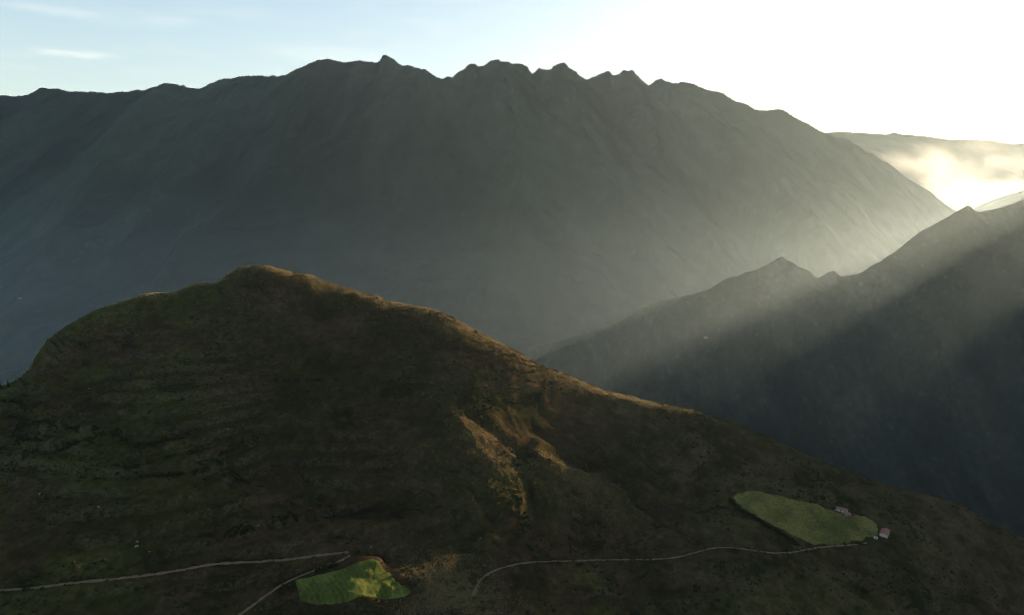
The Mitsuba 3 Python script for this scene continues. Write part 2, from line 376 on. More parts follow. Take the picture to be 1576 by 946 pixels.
def ribbon(line, width, lift, seed):
    d = np.gradient(line[:, :2], axis=0)
    nrm = np.stack([-d[:, 1], d[:, 0]], 1) / np.linalg.norm(d, axis=1, keepdims=True)
    cols = []
    for k in np.linspace(-0.5, 0.5, 5):
        wob = 1 + 1.1 * (meshkit.noise(np.stack([line[:, 0] * .3, line[:, 1] * .3, 0 * d[:, 0] + np.sign(k)], 1), seed) - 0.5)
        q = line[:, :2] + nrm * (k * width * wob)[:, None]
        cols.append(np.column_stack([q, ground(q) + lift - 0.14 * (abs(k) > 0.45) - 0.10 * (abs(k) < 0.05)]))
    A = np.array(cols)
    return grid_mesh(A[..., 0], A[..., 1], A[..., 2])


for i, (name, w, lab, line) in enumerate(road_lines):
    scene[name] = mikit.ply(ribbon(line, w, 0.12, i), 'mat_road', smooth=True)
    tag(name, lab, kind='structure')


def draped(pixels, lift, step, seed, rough=0.0, edge=1.2, ragged=7.0):
    """A sheet of crop or turf over the hill inside an outline."""
    poly = Polygon([spot(*q)[:2] for q in pixels]).buffer(0)
    x0, y0, x1, y1 = poly.bounds
    gx, gy = np.arange(x0 - 2, x1 + 2, step), np.arange(y0 - 2, y1 + 2, step)
    X, Y = np.meshgrid(gx, gy, indexing='ij')
    wob = ragged * (meshkit.fbm(np.stack([X / 9, Y / 9, 0 * X], -1), 3, seed) - 0.5)
    pts = shapely.points(X.ravel(), Y.ravel())
    inside = np.where(shapely.contains(poly, pts), 1, -1) * shapely.distance(poly.exterior, pts)
    inside = inside.reshape(X.shape) + wob
    Z = ground(np.stack([X.ravel(), Y.ravel()], 1)).reshape(X.shape) + lift * smooth01(-0.2, edge, inside) - 0.25 * (inside < 0) + rough * (meshkit.fbm(np.stack([X / 1.7, Y / 1.7, 0 * X], -1), 2, seed) - 0.5)
    v, f = grid_mesh(X, Y, Z)
    f = f[(inside.ravel()[f] > -0.4).any(1)]
    used, inv = np.unique(f, return_inverse=True)
    return v[used], inv.reshape(-1, 3)


scene['crop_field'] = mikit.ply(draped([(455, 894), (490, 884), (520, 878), (545, 868), (573, 860), (585, 868), (598, 880), (610, 896), (634, 911), (622, 919), (580, 920), (545, 924), (480, 930), (462, 925)], 0.6, 0.8, 3, 0.2, ragged=2.0), 'mat_field', smooth=True)
tag('crop_field', 'small bright green crop field beside the forked dirt road', kind='structure')
scene['pasture'] = mikit.ply(draped([(1128, 766), (1135, 758), (1160, 756), (1195, 762), (1230, 770), (1262, 777), (1290, 788), (1330, 795), (1352, 808), (1352, 822), (1330, 832), (1290, 838), (1250, 838), (1225, 828), (1205, 816), (1175, 800), (1145, 785)], 0.22, 1.0, 9, 0.2), 'mat_pasture', smooth=True)
tag('pasture', 'long rounded green pasture below the farmhouses', kind='structure')


# ------------------------------------------------------------------ mountains
def range_mesh(skyline, dist_at, dist, profile, step, rows, detail, fine_reach=160, back_slope=0.6):
    """A mountain range from its surveyed skyline: crest points at their distances, the near face below them, the far side behind."""
    sk = np.array(skyline, float)
    D = np.interp(sk[:, 0], dist_at, dist)
    c = point(sk[:, 0], sk[:, 1], D)
    xs = np.arange(c[0, 0], c[-1, 0], step)
    yc, zc = np.interp(xs, c[:, 0], c[:, 1]), np.interp(xs, c[:, 0], c[:, 2])
    yc = gaussian_filter(yc, 60 / step * 4)
    zc = zc * 1.0
    soft = gaussian_filter(zc, fine_reach / step)
    d = np.asarray(rows, float)
    X, Dd = np.meshgrid(xs, d, indexing='ij')
    Y = yc[:, None] - Dd
    ad = np.abs(Dd)
    w = np.exp(-ad / fine_reach)
    top = soft[:, None] * (1 - w) + zc[:, None] * w
    fall = np.where(Dd >= 0, np.interp(ad, *profile), ad * back_slope)
    Z = top - fall + detail(X, Y, Dd, top)
    return X, Y, Z


MOUNTAIN_SKY = [(-900, 170), (-600, 120), (-420, 165), (-200, 130), (-90, 152), (0, 146.3), (20, 148), (35.5, 147), (51, 142.5), (61, 135.4), (67, 135), (76, 137), (87.6, 136), (106.6, 140.5), (122, 140.5), (132, 141.7), (141, 140.5), (167.5, 143),
    (188, 140.7), (195, 142), (210.7, 137.7), (219.5, 139), (243.6, 131.6), (251, 127.5), (261, 128), (274, 130), (276.6, 131.8), (281.7, 130.3), (286.8, 134), (305.8, 136.6), (327.4, 126.5), (342.6, 120), (355, 121),
    (368, 117), (380.7, 116.3), (398.5, 116), (415, 117.4), (419, 115.3), (423.4, 115.6), (425.4, 118.4), (441.9, 114), (457, 105.7), (478.7, 96.8), (488.8, 92), (505, 90), (511.7, 92.5), (532, 96.3), (542, 95), (552, 93),
    (565, 95), (580, 97.6), (586.5, 95), (590.4, 86), (595.4, 85.6), (608, 93), (620.8, 102.6), (627, 100), (646, 105.7), (660, 112), (675.4, 124.5), (686.8, 118.4), (692, 117.4), (695.7, 119), (704.6, 110.8), (716, 105),
    (718.5, 100.6), (725, 97.6), (732.5, 98), (735, 102), (747.7, 98), (754, 91.7), (765.5, 89.4), (772, 93), (783, 94.3), (787, 96.8), (798.5, 96.3), (802.5, 98), (810, 100.6), (820, 113.8), (826.6, 107), (830, 104), (833, 106.2),
    (844.4, 106.2), (848, 108), (850.8, 101.9), (859.6, 98), (869, 95.5), (876, 104.4), (887.6, 110.8), (891.4, 115.8), (902.8, 123), (921.8, 114), (935.8, 108.7), (939.6, 110.8), (942, 115), (952.3, 113.8), (960, 107.7), (967.5, 108.7),
    (972.6, 106.7), (981.5, 115.8), (986.5, 122.2), (998, 131), (1008, 124), (1018.3, 120), (1023.4, 124), (1038.6, 127.5), (1047.5, 126.2), (1064, 127.8), (1089.3, 138.2), (1094.4, 139.7), (1104.6, 140.5), (1114.7, 143.8), (1119.8, 149.3),
    (1124.9, 150.6), (1130, 154.7), (1152.8, 161.5), (1163, 167.9), (1171.8, 169.9), (1188, 169), (1198.8, 166.6), (1211.5, 171.7), (1221.7, 179.3), (1242, 189.5), (1259.8, 199.6), (1264.8, 201.7), (1271, 206), (1290, 211.8), (1300.4, 211.6),
    (1306.7, 214.9), (1313, 221.2), (1318, 221.7), (1333.4, 233.4), (1342, 234.4), (1353.7, 244.6), (1365, 249), (1376.5, 258), (1391.7, 270.7), (1407, 280.9), (1429.8, 293.6), (1455, 313.9), (1475.5, 327.3), (1560, 385), (1700, 470), (1900, 560)]


SPURS = [([(682, 122), (640, 165), (560, 225), (470, 285), (395, 335), (320, 430), (270, 520)], 170, 190), ([(255, 130), (215, 220), (160, 330), (80, 450), (20, 560)], 130, 170), ([(770, 95), (790, 180), (800, 290), (780, 400)], 110, 120),
         ([(866, 98), (885, 180), (930, 290), (985, 400)], 120, 120), ([(968, 110), (1000, 190), (1060, 300), (1100, 390)], 110, 120), ([(1060, 130), (1120, 220), (1200, 330), (1240, 390)], 100, 110), ([(490, 95), (450, 170), (370, 250)], 110, 140),
         ([(380, 118), (330, 200), (250, 320), (180, 440)], 110, 130)]


def mountain_spurs(X, Y, d):
    """The great ribs that run down the face, each from its place on the crest."""
    sk = np.array(MOUNTAIN_SKY, float)
    out = 0 * X
    for pixels, height, width in SPURS:
        line = []
        for px, py in pixels:
            y0 = np.interp(px, [-900, 0, 300, 590, 676, 760, 1000, 1200, 1475], [5600, 5200, 5000, 4900, 4700, 4500, 4300, 4150, 3950])
            D = np.arange(y0 - 10, y0 - 2600, -10)
            z = CAM_Z - (np.interp(px, sk[:, 0], sk[:, 1]) - 300) / FOCAL * y0 - np.interp(y0 - D, [0, 120, 600, 1400, 2200, 3000], [0, 88, 450, 1060, 1460, 1640])
            r = ray(px, py)
            k = np.argmin(np.abs(r[2] * D + CAM_Z - z)) if py - np.interp(px, sk[:, 0], sk[:, 1]) > 4 else 0
            line.append((r[0] * D[k], D[k]))
        pts = shapely.points(X.ravel(), Y.ravel())
        ls = LineString(line)
        dist = shapely.distance(ls, pts).reshape(X.shape) + 90 * (meshkit.fbm(np.stack([X / 260, Y / 260, 0 * X], -1), 3, 44) - 0.5)
        out = np.maximum(out, height * np.exp(-np.abs(dist) / width))
    return out * smooth01(0, 350, d)


def mountain_detail(X, Y, d, top):
    k = 0.5 * np.tanh((X + 700) / 900)
    q = X - k * d
    warp = 260 * (meshkit.fbm(np.stack([X / 900, Y / 900, 0 * X], -1), 3, 3) - 0.5)
    spurs = ridged(np.stack([(q + warp) / 560, d / 3200, 0 * X], -1), 1, 14)
    minor = ridged(np.stack([(q + warp * .8) / 190, d / 1100, 0 * X], -1), 2, 24)
    small = ridged(np.stack([(q + warp * .8 + 30 * meshkit.noise(np.stack([X / 160, Y / 160, 0 * X], -1), 71)) / 80, d / 300, 0 * X], -1), 2, 34)
    grow = smooth01(0, 700, d)
    back = smooth01(0, 250, -d)
    P = np.stack([X, Y, 0 * X], -1)
    return (mountain_spurs(X, Y, d) + 190 * (spurs - 0.62) * grow + 70 * (minor - 0.62) * smooth01(20, 420, d) + 15 * (small - 0.62) * smooth01(5, 160, d)
            + 90 * (meshkit.fbm(P / 600, 4, 6) - 0.5) * (grow + back) + 22 * (meshkit.fbm(P / 70, 3, 16) - 0.5) * smooth01(0, 90, np.abs(d)) + 12.0 * (ridged(P / 24, 3, 61) - 0.62) * smooth01(-0.1, 0.4, meshkit.noise(P / 150, 8)))


rows = -spaced([(-3000, 13), (-700, 9), (0, 25), (300, 120), (3500, None)])
X, Y, Z = range_mesh(MOUNTAIN_SKY, [-900, 0, 300, 590, 676, 760, 1000, 1200, 1475, 1700, 1900], [5600, 5200, 5000, 4900, 4700, 4500, 4300, 4150, 3950, 3800, 3700],
                     ([0, 120, 600, 1400, 2200, 3000], [0, 88, 450, 1060, 1460, 1640]), 9.0, rows, mountain_detail)
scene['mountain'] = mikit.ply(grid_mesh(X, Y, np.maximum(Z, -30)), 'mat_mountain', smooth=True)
tag('mountain', 'great shaded mountain wall with a jagged crest across the valley', kind='structure')

RIDGE_SKY = [(560, 610), (700, 574), (760, 556), (820, 532), (884, 517), (927, 502), (957, 491.7), (982.7, 474), (1010.7, 463.8), (1043.7, 457.4), (1071.6, 451), (1092, 444.7), (1104.6, 437), (1117, 429.5), (1130, 425), (1135, 426), (1150, 419.3),
    (1163, 416.8), (1183, 408), (1188.7, 405.5), (1207.7, 394.8), (1214, 400.4), (1224, 404.7), (1230.6, 410.6), (1250.9, 418.2), (1256.7, 427), (1263.6, 428.3), (1273.7, 420.7), (1286.4, 416.4), (1294, 425.3), (1310.5, 423.2),
    (1329.6, 420), (1338.4, 411.8), (1358.7, 400.4), (1386.7, 382.6), (1404.4, 367.4), (1422.2, 354.7), (1455.2, 338.2), (1475.5, 326.8), (1495.8, 316.1), (1501, 317), (1503.4, 321), (1512.3, 326), (1536, 321.7), (1564.3, 312.8),
    (1576, 306.5), (1588, 303), (1600, 309), (1640, 313), (1672, 311), (1690, 310), (1704, 280), (1730, 235), (1765, 205), (1800, 195), (1822, 205), (1830, 294), (1928, 312), (1940, 185), (1960, 120), (2120, 90), (2250, 90), (2500, 70), (2750, 60)]  # past the right edge, unseen skyline invented to block sun and cast shafts


def ridge_detail(X, Y, d, top):
    q = X + 0.25 * d
    warp = 120 * (meshkit.fbm(np.stack([X / 400, Y / 400, 0 * X], -1), 3, 53) - 0.5)
    spurs = ridged(np.stack([(q + warp) / 330, d / 1800, 0 * X], -1), 1, 64)
    minor = ridged(np.stack([(q + warp) / 95, d / 600, 0 * X], -1), 2, 74)
    P = np.stack([X, Y, 0 * X], -1)
    return (70 * (spurs - 0.62) * smooth01(0, 400, d) + 26 * (minor - 0.62) * smooth01(0, 200, d) + 40 * (meshkit.fbm(P / 260, 4, 6) - 0.5) * smooth01(0, 200, np.abs(d))
            + 11 * (meshkit.fbm(P / 32, 3, 16) - 0.5) * smooth01(0, 50, np.abs(d)) + 2 * (meshkit.fbm(P / 9, 2, 61) - 0.5))


rows = -spaced([(-1300, 8), (-500, 5), (0, 12), (150, 70), (1200, None)])
X, Y, Z = range_mesh(RIDGE_SKY, [560, 820, 1000, 1200, 1500, 1830, 2100, 2750], [2600, 2400, 2250, 2100, 2000, 2000, 1950, 1800],
                     ([0, 60, 300, 700, 1300], [0, 42, 240, 600, 1180]), 4.5, rows, ridge_detail, fine_reach=70)
scene['mountain_ridge'] = mikit.ply(grid_mesh(X, Y, np.maximum(Z, -30)), 'mat_ridge', smooth=True)
tag('mountain_ridge', 'dark ridge rising to the right edge, crossed by shafts of light', kind='structure')


def far_detail(X, Y, d, top):
    P = np.stack([X, Y, 0 * X], -1)
    return 260 * (ridged(np.stack([X / 1400, d / 6000, 0 * X], -1), 2, 5) - 0.62) * smooth01(0, 1500, d) + 120 * (meshkit.fbm(P / 900, 4, 3) - 0.5) * smooth01(0, 500, np.abs(d))


rows = -spaced([(-4500, 60), (0, 120), (500, 400), (2500, None)])
X, Y, Z = range_mesh([(1000, 240), (1150, 215), (1271, 204), (1291.5, 202.2), (1338, 204.7), (1366, 206.5), (1375, 203), (1389, 206.5), (1419.7, 208.5), (1460, 214), (1501, 214), (1531, 216.6), (1556.7, 220.7), (1576, 220.7), (1700, 235), (1900, 225), (2100, 250)],
                     [1000, 2100], [12500, 11500], ([0, 4500], [0, 2000]), 40.0, rows, far_detail, fine_reach=400, back_slope=0.3)
scene['far_mountain'] = mikit.ply(grid_mesh(X, Y, np.maximum(Z, -30)), 'mat_mountain', smooth=True)
tag('far_mountain', 'pale far mountain fading into haze at the right', kind='structure')
X, Y, Z = range_mesh([(1380, 370), (1440, 345), (1503, 318), (1531, 306), (1576, 292), (1650, 262), (1750, 240), (1900, 215), (2100, 200)],
                     [1380, 2100], [6600, 5600], ([0, 3000], [0, 1800]), 25.0, -spaced([(-2500, 40), (0, 100), (1200, None)]), lambda X, Y, d, t: far_detail(X, Y, d, t) * 0.3, fine_reach=300, back_slope=0.4)
scene['far_hill'] = mikit.ply(grid_mesh(X, Y, np.maximum(Z, -30)), 'mat_mountain', smooth=True)
tag('far_hill', 'pale hazy spur just above the ridge at the right edge', kind='structure')

gx = np.linspace(-15500, 15500, 120)
GX, GY = np.meshgrid(gx, gx + 0.0, indexing='ij')
scene['valley_floor'] = mikit.ply(grid_mesh(GX, GY, 2 + 0 * GX), 'mat_valley', smooth=True)
tag('valley_floor', 'deep valley floor hidden behind the hill', kind='structure')

# ------------------------------------------------------------------ air
scene['haze'] = {'type': 'cube', 'to_world': T().translate([0, 0, (HB[4] + HB[5]) / 2]).scale([16000, 16000, (HB[5] - HB[4]) / 2]), 'bsdf': {'type': 'null'}, 'interior': {'type': 'ref', 'id': 'air'}}
tag('haze', 'morning haze filling the valley', kind='stuff')


# ------------------------------------------------------------------ plants and stones
rng = np.random.default_rng(7)


def unit_lump(seed, n=1):
    m = trimesh.creation.icosphere(subdivisions=n)
    v = m.vertices * (0.65 + 0.7 * meshkit.noise(m.vertices * 1.9 + seed, seed))[:, None]
    v[:, 2] = v[:, 2] * 0.8 + 0.45
    return v, m.faces


def tuft(seed, blades=5):
    r = np.random.default_rng(seed)
    v, f = [], []
    for k in range(blades):
        a, lean, w = r.uniform(0, 6.28), r.uniform(0.1, 0.55), r.uniform(0.10, 0.2)
        o = r.normal(0, 0.22, 2)
        d = np.array([math.cos(a), math.sin(a)])
        s = np.array([-d[1], d[0]]) * w
        h = r.uniform(0.6, 1.1)
        b = len(v)
        v += [(*(o - s), -0.1), (*(o + s), -0.1), (*(o + d * lean + s * .2), h), (*(o + d * lean - s * .2), h)]
        f += [(b, b + 1, b + 2), (b, b + 2, b + 3)]
    return np.array(v), np.array(f)


def scatter(units, at, size, squash=None):
    """One mesh of many small plants: unit meshes turned and scaled onto the points."""
    V, F, n = [], [], 0
    which = rng.integers(0, len(units), len(at))
    turn = rng.uniform(0, 2 * math.pi, len(at))
    for k, (uv_, uf) in enumerate(units):
        i = np.nonzero(which == k)[0]
        c, s_ = np.cos(turn[i])[:, None], np.sin(turn[i])[:, None]
        x, y, z = uv_[:, 0][None], uv_[:, 1][None], uv_[:, 2][None]
        sz = size[i][:, None]
        P = np.stack([(x * c - y * s_) * sz, (x * s_ + y * c) * sz, z * sz * (1 if squash is None else squash[i][:, None])], -1) + at[i][:, None]
        V.append(P.reshape(-1, 3))
        F.append((uf[None] + (np.arange(len(i)) * len(uv_))[:, None, None] + n).reshape(-1, 3))
        n += P.shape[0] * P.shape[1]
    return np.vstack(V), np.vstack(F)


def on_ground(xy, sink=0.0):
    return np.column_stack([xy, ground(xy) - sink])


road_area = shapely.union_all([LineString(l[:, :2]).buffer(w * 0.42) for _, w, _, l in road_lines])
crop_area = Polygon([spot(*q)[:2] for q in [(450, 894), (573, 856), (640, 911), (545, 928), (470, 934)]]).buffer(3)
pasture_area = Polygon([spot(*q)[:2] for q in [(1128, 766), (1160, 756), (1290, 788), (1352, 808), (1330, 832), (1250, 838), (1175, 800)]]).buffer(2)
shapely.prepare([road_area, crop_area, pasture_area])


def clear_of(xy, areas):
    p = shapely.points(xy)
    return ~np.any([shapely.contains(a, p) for a in areas], axis=0)


# straw-dry grass added on the sunlit bands to brighten them: crest, spurs, crop edge
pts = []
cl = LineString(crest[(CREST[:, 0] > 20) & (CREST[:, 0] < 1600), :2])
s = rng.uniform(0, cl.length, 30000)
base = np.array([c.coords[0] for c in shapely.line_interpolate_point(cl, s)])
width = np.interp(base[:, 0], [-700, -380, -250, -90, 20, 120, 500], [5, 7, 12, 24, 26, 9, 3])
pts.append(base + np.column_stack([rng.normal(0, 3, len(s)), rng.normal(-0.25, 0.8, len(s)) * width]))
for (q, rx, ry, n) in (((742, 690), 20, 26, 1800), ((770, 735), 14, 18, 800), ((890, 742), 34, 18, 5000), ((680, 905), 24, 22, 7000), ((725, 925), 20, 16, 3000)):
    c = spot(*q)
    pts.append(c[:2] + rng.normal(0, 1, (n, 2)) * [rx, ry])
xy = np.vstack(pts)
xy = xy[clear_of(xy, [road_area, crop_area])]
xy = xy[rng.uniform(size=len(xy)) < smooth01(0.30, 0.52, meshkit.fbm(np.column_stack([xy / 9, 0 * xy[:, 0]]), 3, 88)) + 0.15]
xy = xy[(rng.uniform(size=len(xy)) > smooth01(180, 280, xy[:, 0])) | (xy[:, 1] < 700)]  # bright tufts dropped where the right part of the crest is shaded
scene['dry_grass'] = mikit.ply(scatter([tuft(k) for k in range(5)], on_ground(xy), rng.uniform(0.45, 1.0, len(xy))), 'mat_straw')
tag('dry_grass', 'straw coloured grass tufts brightening the sunlit crest and spurs', kind='stuff')

# dark low scrub over the whole hill
xy = np.column_stack([rng.uniform(-640, 700, 90000), rng.uniform(470, 1000, 90000)])
den = smooth01(0.46, 0.70, meshkit.fbm(np.column_stack([xy / 45, 0 * xy[:, 0]]), 4, 19)) ** 1.6 * 0.55 + 0.012
den = den + 0.5 * np.exp(-((xy[:, 0] - 15) ** 2 / 60 ** 2 + (xy[:, 1] - 930) ** 2 / 35 ** 2))
verge = shapely.union_all([LineString(l[:, :2]) for _, _, _, l in road_lines])
den = den + 0.35 * np.exp(-(shapely.distance(verge, shapely.points(xy)) / 3.5) ** 2)
for q, rx, ry, w in (((1060, 925), 45, 14, .35), ((1330, 895), 70, 22, .3), ((1450, 900), 50, 30, .2), ((880, 905), 30, 10, .25), ((700, 790), 45, 25, .16), ((250, 590), 35, 16, .4), ((130, 790), 50, 25, .35), ((420, 620), 50, 18, .15), ((330, 800), 40, 12, .25), ((150, 890), 60, 8, .3)):
    c = spot(*q)
    den = den + w * np.exp(-((xy[:, 0] - c[0]) / rx) ** 2 - ((xy[:, 1] - c[1]) / ry) ** 2)
xy = xy[(rng.uniform(size=len(xy)) < den) & clear_of(xy, [road_area, crop_area, pasture_area])]
scene['scrub'] = mikit.ply(scatter([unit_lump(k) for k in range(6)], on_ground(xy, 0.1), rng.gamma(3.0, 0.22, len(xy)) + 0.25), 'mat_scrub', smooth=True)
tag('scrub', 'low dark scrub scattered over the hill', kind='stuff')


# ------------------------------------------------------------------ single things on the hill
def leaf_ball(seed, n, spread, leaf):
    """Small leaf-sized faces in clumps through a crown."""
    r = np.random.default_rng(seed)
    clumps = r.normal(0, 1, (7, 3))
    clumps = clumps / np.linalg.norm(clumps, axis=1, keepdims=True) * r.uniform(0.2, 0.75, (7, 1))
    c = clumps[r.integers(0, 7, n)] + r.normal(0, 0.27, (n, 3))
    c = c * spread
    c[:, 2] += spread[2] * 0.85
    c = c[c[:, 2] > 0.02]
    a, b = r.normal(0, 1, (len(c), 3)), r.normal(0, 1, (len(c), 3))
    a /= np.linalg.norm(a, axis=1, keepdims=True)
    b = np.cross(a, b)
    b /= np.linalg.norm(b, axis=1, keepdims=True)
    sz = leaf * r.uniform(0.6, 1.3, (len(c), 1))
    v = np.stack([c - a * sz, c + b * sz * 0.6, c + a * sz, c - b * sz * 0.6], 1).reshape(-1, 3)
    i = np.arange(len(c))[:, None] * 4
    return v, np.vstack([np.hstack([i, i + 1, i + 2]), np.hstack([i, i + 2, i + 3])])


BUSHES = [mikit.ply(leaf_ball(k, 260, np.array([1.0, 0.9, 0.8]), 0.17), 'mat_leaf') for k in range(4)]


def place(shape, at, size, turn=0.0, tall=1.0):
    return {**shape, 'to_world': T().translate(list(map(float, at))).rotate([0, 0, 1], turn).scale([size, size, size * tall])}


def bush(px, py, size, label, group=None, tall=1.0):
    k = key_of('bush')
    scene[k] = place(BUSHES[int(rng.integers(0, 4))], spot(px, py) - [0, 0, 0.15], size, float(rng.uniform(0, 360)), tall)
    tag(k, label, 'bush', group)


for px, py, size in ((497, 436, 1.9), (652, 484, 1.7), (667, 476, 1.2), (688, 493, 2.2), (702, 492, 1.3), (717, 506, 1.6), (734, 568, 1.5), (715, 523, 2.0), (738, 519, 1.4), (752, 528, 2.1), (758, 532, 1.7), (768, 532, 1.8), (757, 522, 1.2),
                     (745, 542, 1.4), (741, 555, 1.4), (755, 558, 1.6), (763, 566, 1.7), (775, 569, 1.9), (761, 584, 1.5), (785, 594, 2.0), (756, 598, 1.7), (802, 551, 1.5), (830, 587, 1.0), (768, 545, 1.2), (789, 556, 1.3), (728, 534, 1.3),
                     (700, 507, 1.1), (780, 548, 1.2), (744, 530, 1.5), (815, 569, 1.1)):
    bush(px, py, size * 0.9, 'dark round bush scattered over the sunlit shoulder near the crest', 'bushes on the sunlit shoulder')
bush(592, 462, 1.6, 'small bush breaking the crest line left of the sunlit shoulder')
bush(853, 570, 2.0, 'lone dark bush on the bright crest line at mid picture')
bush(552, 853, 2.4, 'sunlit bush at the fork of the dirt road', tall=1.3)
bush(498, 876, 1.3, 'small bush at the upper left edge of the green field')
bush(626, 878, 2.1, 'upright bush on the orange ground right of the green field', tall=1.6)
bush(598, 880, 1.4, 'low bush on the upper right edge of the green field')
bush(588, 868, 1.2, 'small bush just below the top corner of the green field')
for px, py, size in ((19, 591, 2.2), (24, 588, 1.7), (31, 584, 1.8), (37, 579, 1.6), (43, 573, 1.5), (47, 566, 1.2)):
    bush(px, py, size, 'dark bush on the steep left skyline of the hill', 'bushes down the left skyline')


def conifer(px, py, height, label):
    k = key_of('conifer_tree')
    r = np.random.default_rng(int(px * 7) + 3)
    at = spot(px, py) - [0, 0, 0.3]
    tr = trimesh.creation.cone(radius=0.17 * height / 8, height=height * 0.97, sections=7)
    scene[k + '__trunk'] = place(mikit.ply(tr, 'mat_bark', smooth=40), at, 1.0)
    v, f = [], []
    for i in range(330):
        t = r.uniform(0.08, 1.0) ** 0.8
        a, reach = r.uniform(0, 6.28), (1 - t) * height * 0.24 * r.uniform(0.45, 1.1) + 0.12
        d, z = np.array([math.cos(a), math.sin(a)]), t * height
        w = np.array([-d[1], d[0]]) * reach * 0.28
        b = len(v)
        v += [(0, 0, z), (*(d * reach * .6 + w), z - reach * .15), (*(d * reach), z - reach * r.uniform(.25, .5)), (*(d * reach * .6 - w), z - reach * .15)]
        f += [(b, b + 1, b + 2), (b, b + 2, b + 3)]
    scene[k + '__crown'] = place(mikit.ply((np.array(v), np.array(f)), 'mat_conifer'), at, 1.0)
    tag(k, label, 'tree')


conifer(2, 600, 9, 'dark conifer cut by the left edge of the picture')
conifer(13, 596, 11, 'taller dark conifer second from the left edge')

# ---- a small bare tree above the road fork
k = key_of('bare_tree')
at = spot(579, 838) - [0, 0, 0.2]
r = np.random.default_rng(5)
limbs = [trimesh.creation.cylinder(radius=0.22, segment=[[0, 0, 0], [0.2, 0, 4.6]], sections=7)]
for i in range(9):
    a, z = r.uniform(0, 6.28), r.uniform(2.2, 4.5)
    limbs.append(trimesh.creation.cylinder(radius=0.08, segment=[[0.1, 0, z], [math.cos(a) * 1.5, math.sin(a) * 1.5, z + r.uniform(1.0, 2.4)]], sections=5))
scene[k + '__trunk'] = place(mikit.ply(trimesh.util.concatenate(limbs), 'mat_bark', smooth=40), at, 1.0)
v, f = leaf_ball(12, 170, np.array([1.7, 1.6, 1.4]), 0.2)
scene[k + '__crown'] = place(mikit.ply((v + [0, 0, 3.6], f), 'mat_leaf'), at, 1.0)
tag(k, 'small thin tree standing above the road fork', 'tree')

for px, py, size, lab in ((571, 842, 1.0, 'pale boulder below the thin tree above the road fork'), (508, 883, 0.9, 'white stone at the upper left edge of the green field'), (211, 834, 1.3, 'upper pale boulder of two lying close together on the lower left slope'),
                          (210, 841, 1.6, 'lower pale boulder of two lying close together on the lower left slope'), (62, 760, 1.5, 'pale boulder in the dark rocky ground at far left'), (137, 598, 1.1, 'pale stone on the terraces below the rocky left shoulder'),
                          (152, 780, 1.3, 'pale stone at the upper right of the dark rocky ground at left'), (230, 849, 0.8, 'small pale stone right of the paired boulders'), (398, 809, 0.8, 'small pale stone on the bare slope above the dirt road'),
                          (746, 871, 0.8, 'pale stone where the thin track starts'), (350, 660, 1.0, 'pale stone in the middle of the dark left slope')):
    key = key_of('boulder')
    v, f = unit_lump(int(px), 2)
    v = v + 0.25 * (meshkit.noise(v * 2.5, int(px))[:, None] - 0.5)
    scene[key] = place(mikit.ply((v, f), 'mat_stone', smooth=25), spot(px, py) - [0, 0, 0.35 * size], size, 0.0, 0.8)
    tag(key, lab, 'boulder')

# ---- hedges and overgrown banks between the old fields
HEDGES = [([(0, 617), (30, 621), (57, 625)], 'topmost short hedge at the left edge of the picture'), ([(0, 638), (33, 643)], 'second short hedge down the left edge, above the dim green field'),
          ([(8, 662), (40, 655), (65, 649), (83, 655)], 'curved hedge along the top of the dim green field at left'), ([(84, 658), (110, 660), (136, 659), (152, 667), (190, 673)], 'hedge running right from the dim green field'),
          ([(190, 674), (200, 687), (235, 686), (256, 677), (288, 674)], 'wavy hedge stepping down then up on the left slope'), ([(90, 697), (110, 685), (142, 675)], 'thin slanting hedge at the lower right of the dim green field'),
          ([(25, 675), (62, 679)], 'short hedge lying inside the dim green field'), ([(150, 738), (190, 726), (220, 715), (255, 705), (292, 698), (330, 692), (380, 681), (402, 672)], 'longest hedge climbing rightwards across the left slope'),
          ([(215, 729), (242, 733), (280, 730), (322, 721)], 'short hedge just under the longest one'), ([(335, 710), (360, 735), (385, 745), (425, 752)], 'hedge bending down to the right below the end of the longest one'),
          ([(305, 827), (345, 823), (380, 815), (420, 806), (457, 797)], 'long low hedge above the dirt road at lower left'), ([(416, 589), (455, 586), (493, 585)], 'level hedge high on the slope below the summit'),
          ([(1122, 768), (1145, 790), (1175, 806), (1203, 821), (1228, 840)], 'dark hedge along the lower left edge of the pasture'),
          ([(484, 881), (505, 874), (530, 866), (546, 858)], 'dark hedge between the fork of the dirt road and the green field')]
for pixels, lab in HEDGES:
    line = LineString([spot(*q)[:2] for q in pixels])
    n = max(6, int(line.length * 3.0))
    xy = np.array([p.coords[0] for p in shapely.line_interpolate_point(line, rng.uniform(0, line.length, n))]) + rng.normal(0, 1.0, (n, 2)) * (0.6 + 1.4 * rng.uniform(size=(n, 1)))
    xy = xy[meshkit.fbm(np.column_stack([xy / 9, 0 * xy[:, 0]]), 2, 3) > 0.36 + 0.12 * rng.uniform(size=n)]
    key = key_of('hedge')
    scene[key] = mikit.ply(scatter([leaf_ball(k, 46, np.array([1.0, 1.0, 0.75]), 0.36) for k in range(20, 25)], on_ground(xy, 0.15), rng.gamma(4, 0.26, len(xy)) + 0.3), 'mat_hedge')
    tag(key, lab, 'hedge')


# ---- buildings
def box(x0, x1, y0, y1, z0, z1):
    return trimesh.creation.box(bounds=[[min(x0, x1), min(y0, y1), z0], [max(x0, x1), max(y0, y1), z1]])


def slab(p):
    """A roof slope: a thin slab under four corners (counter-clockwise seen from above)."""
    p = np.array(p, float)
    n = np.cross(p[1] - p[0], p[3] - p[0])
    n /= np.linalg.norm(n)
    return trimesh.convex.convex_hull(np.vstack([p, p - n * 0.14]))


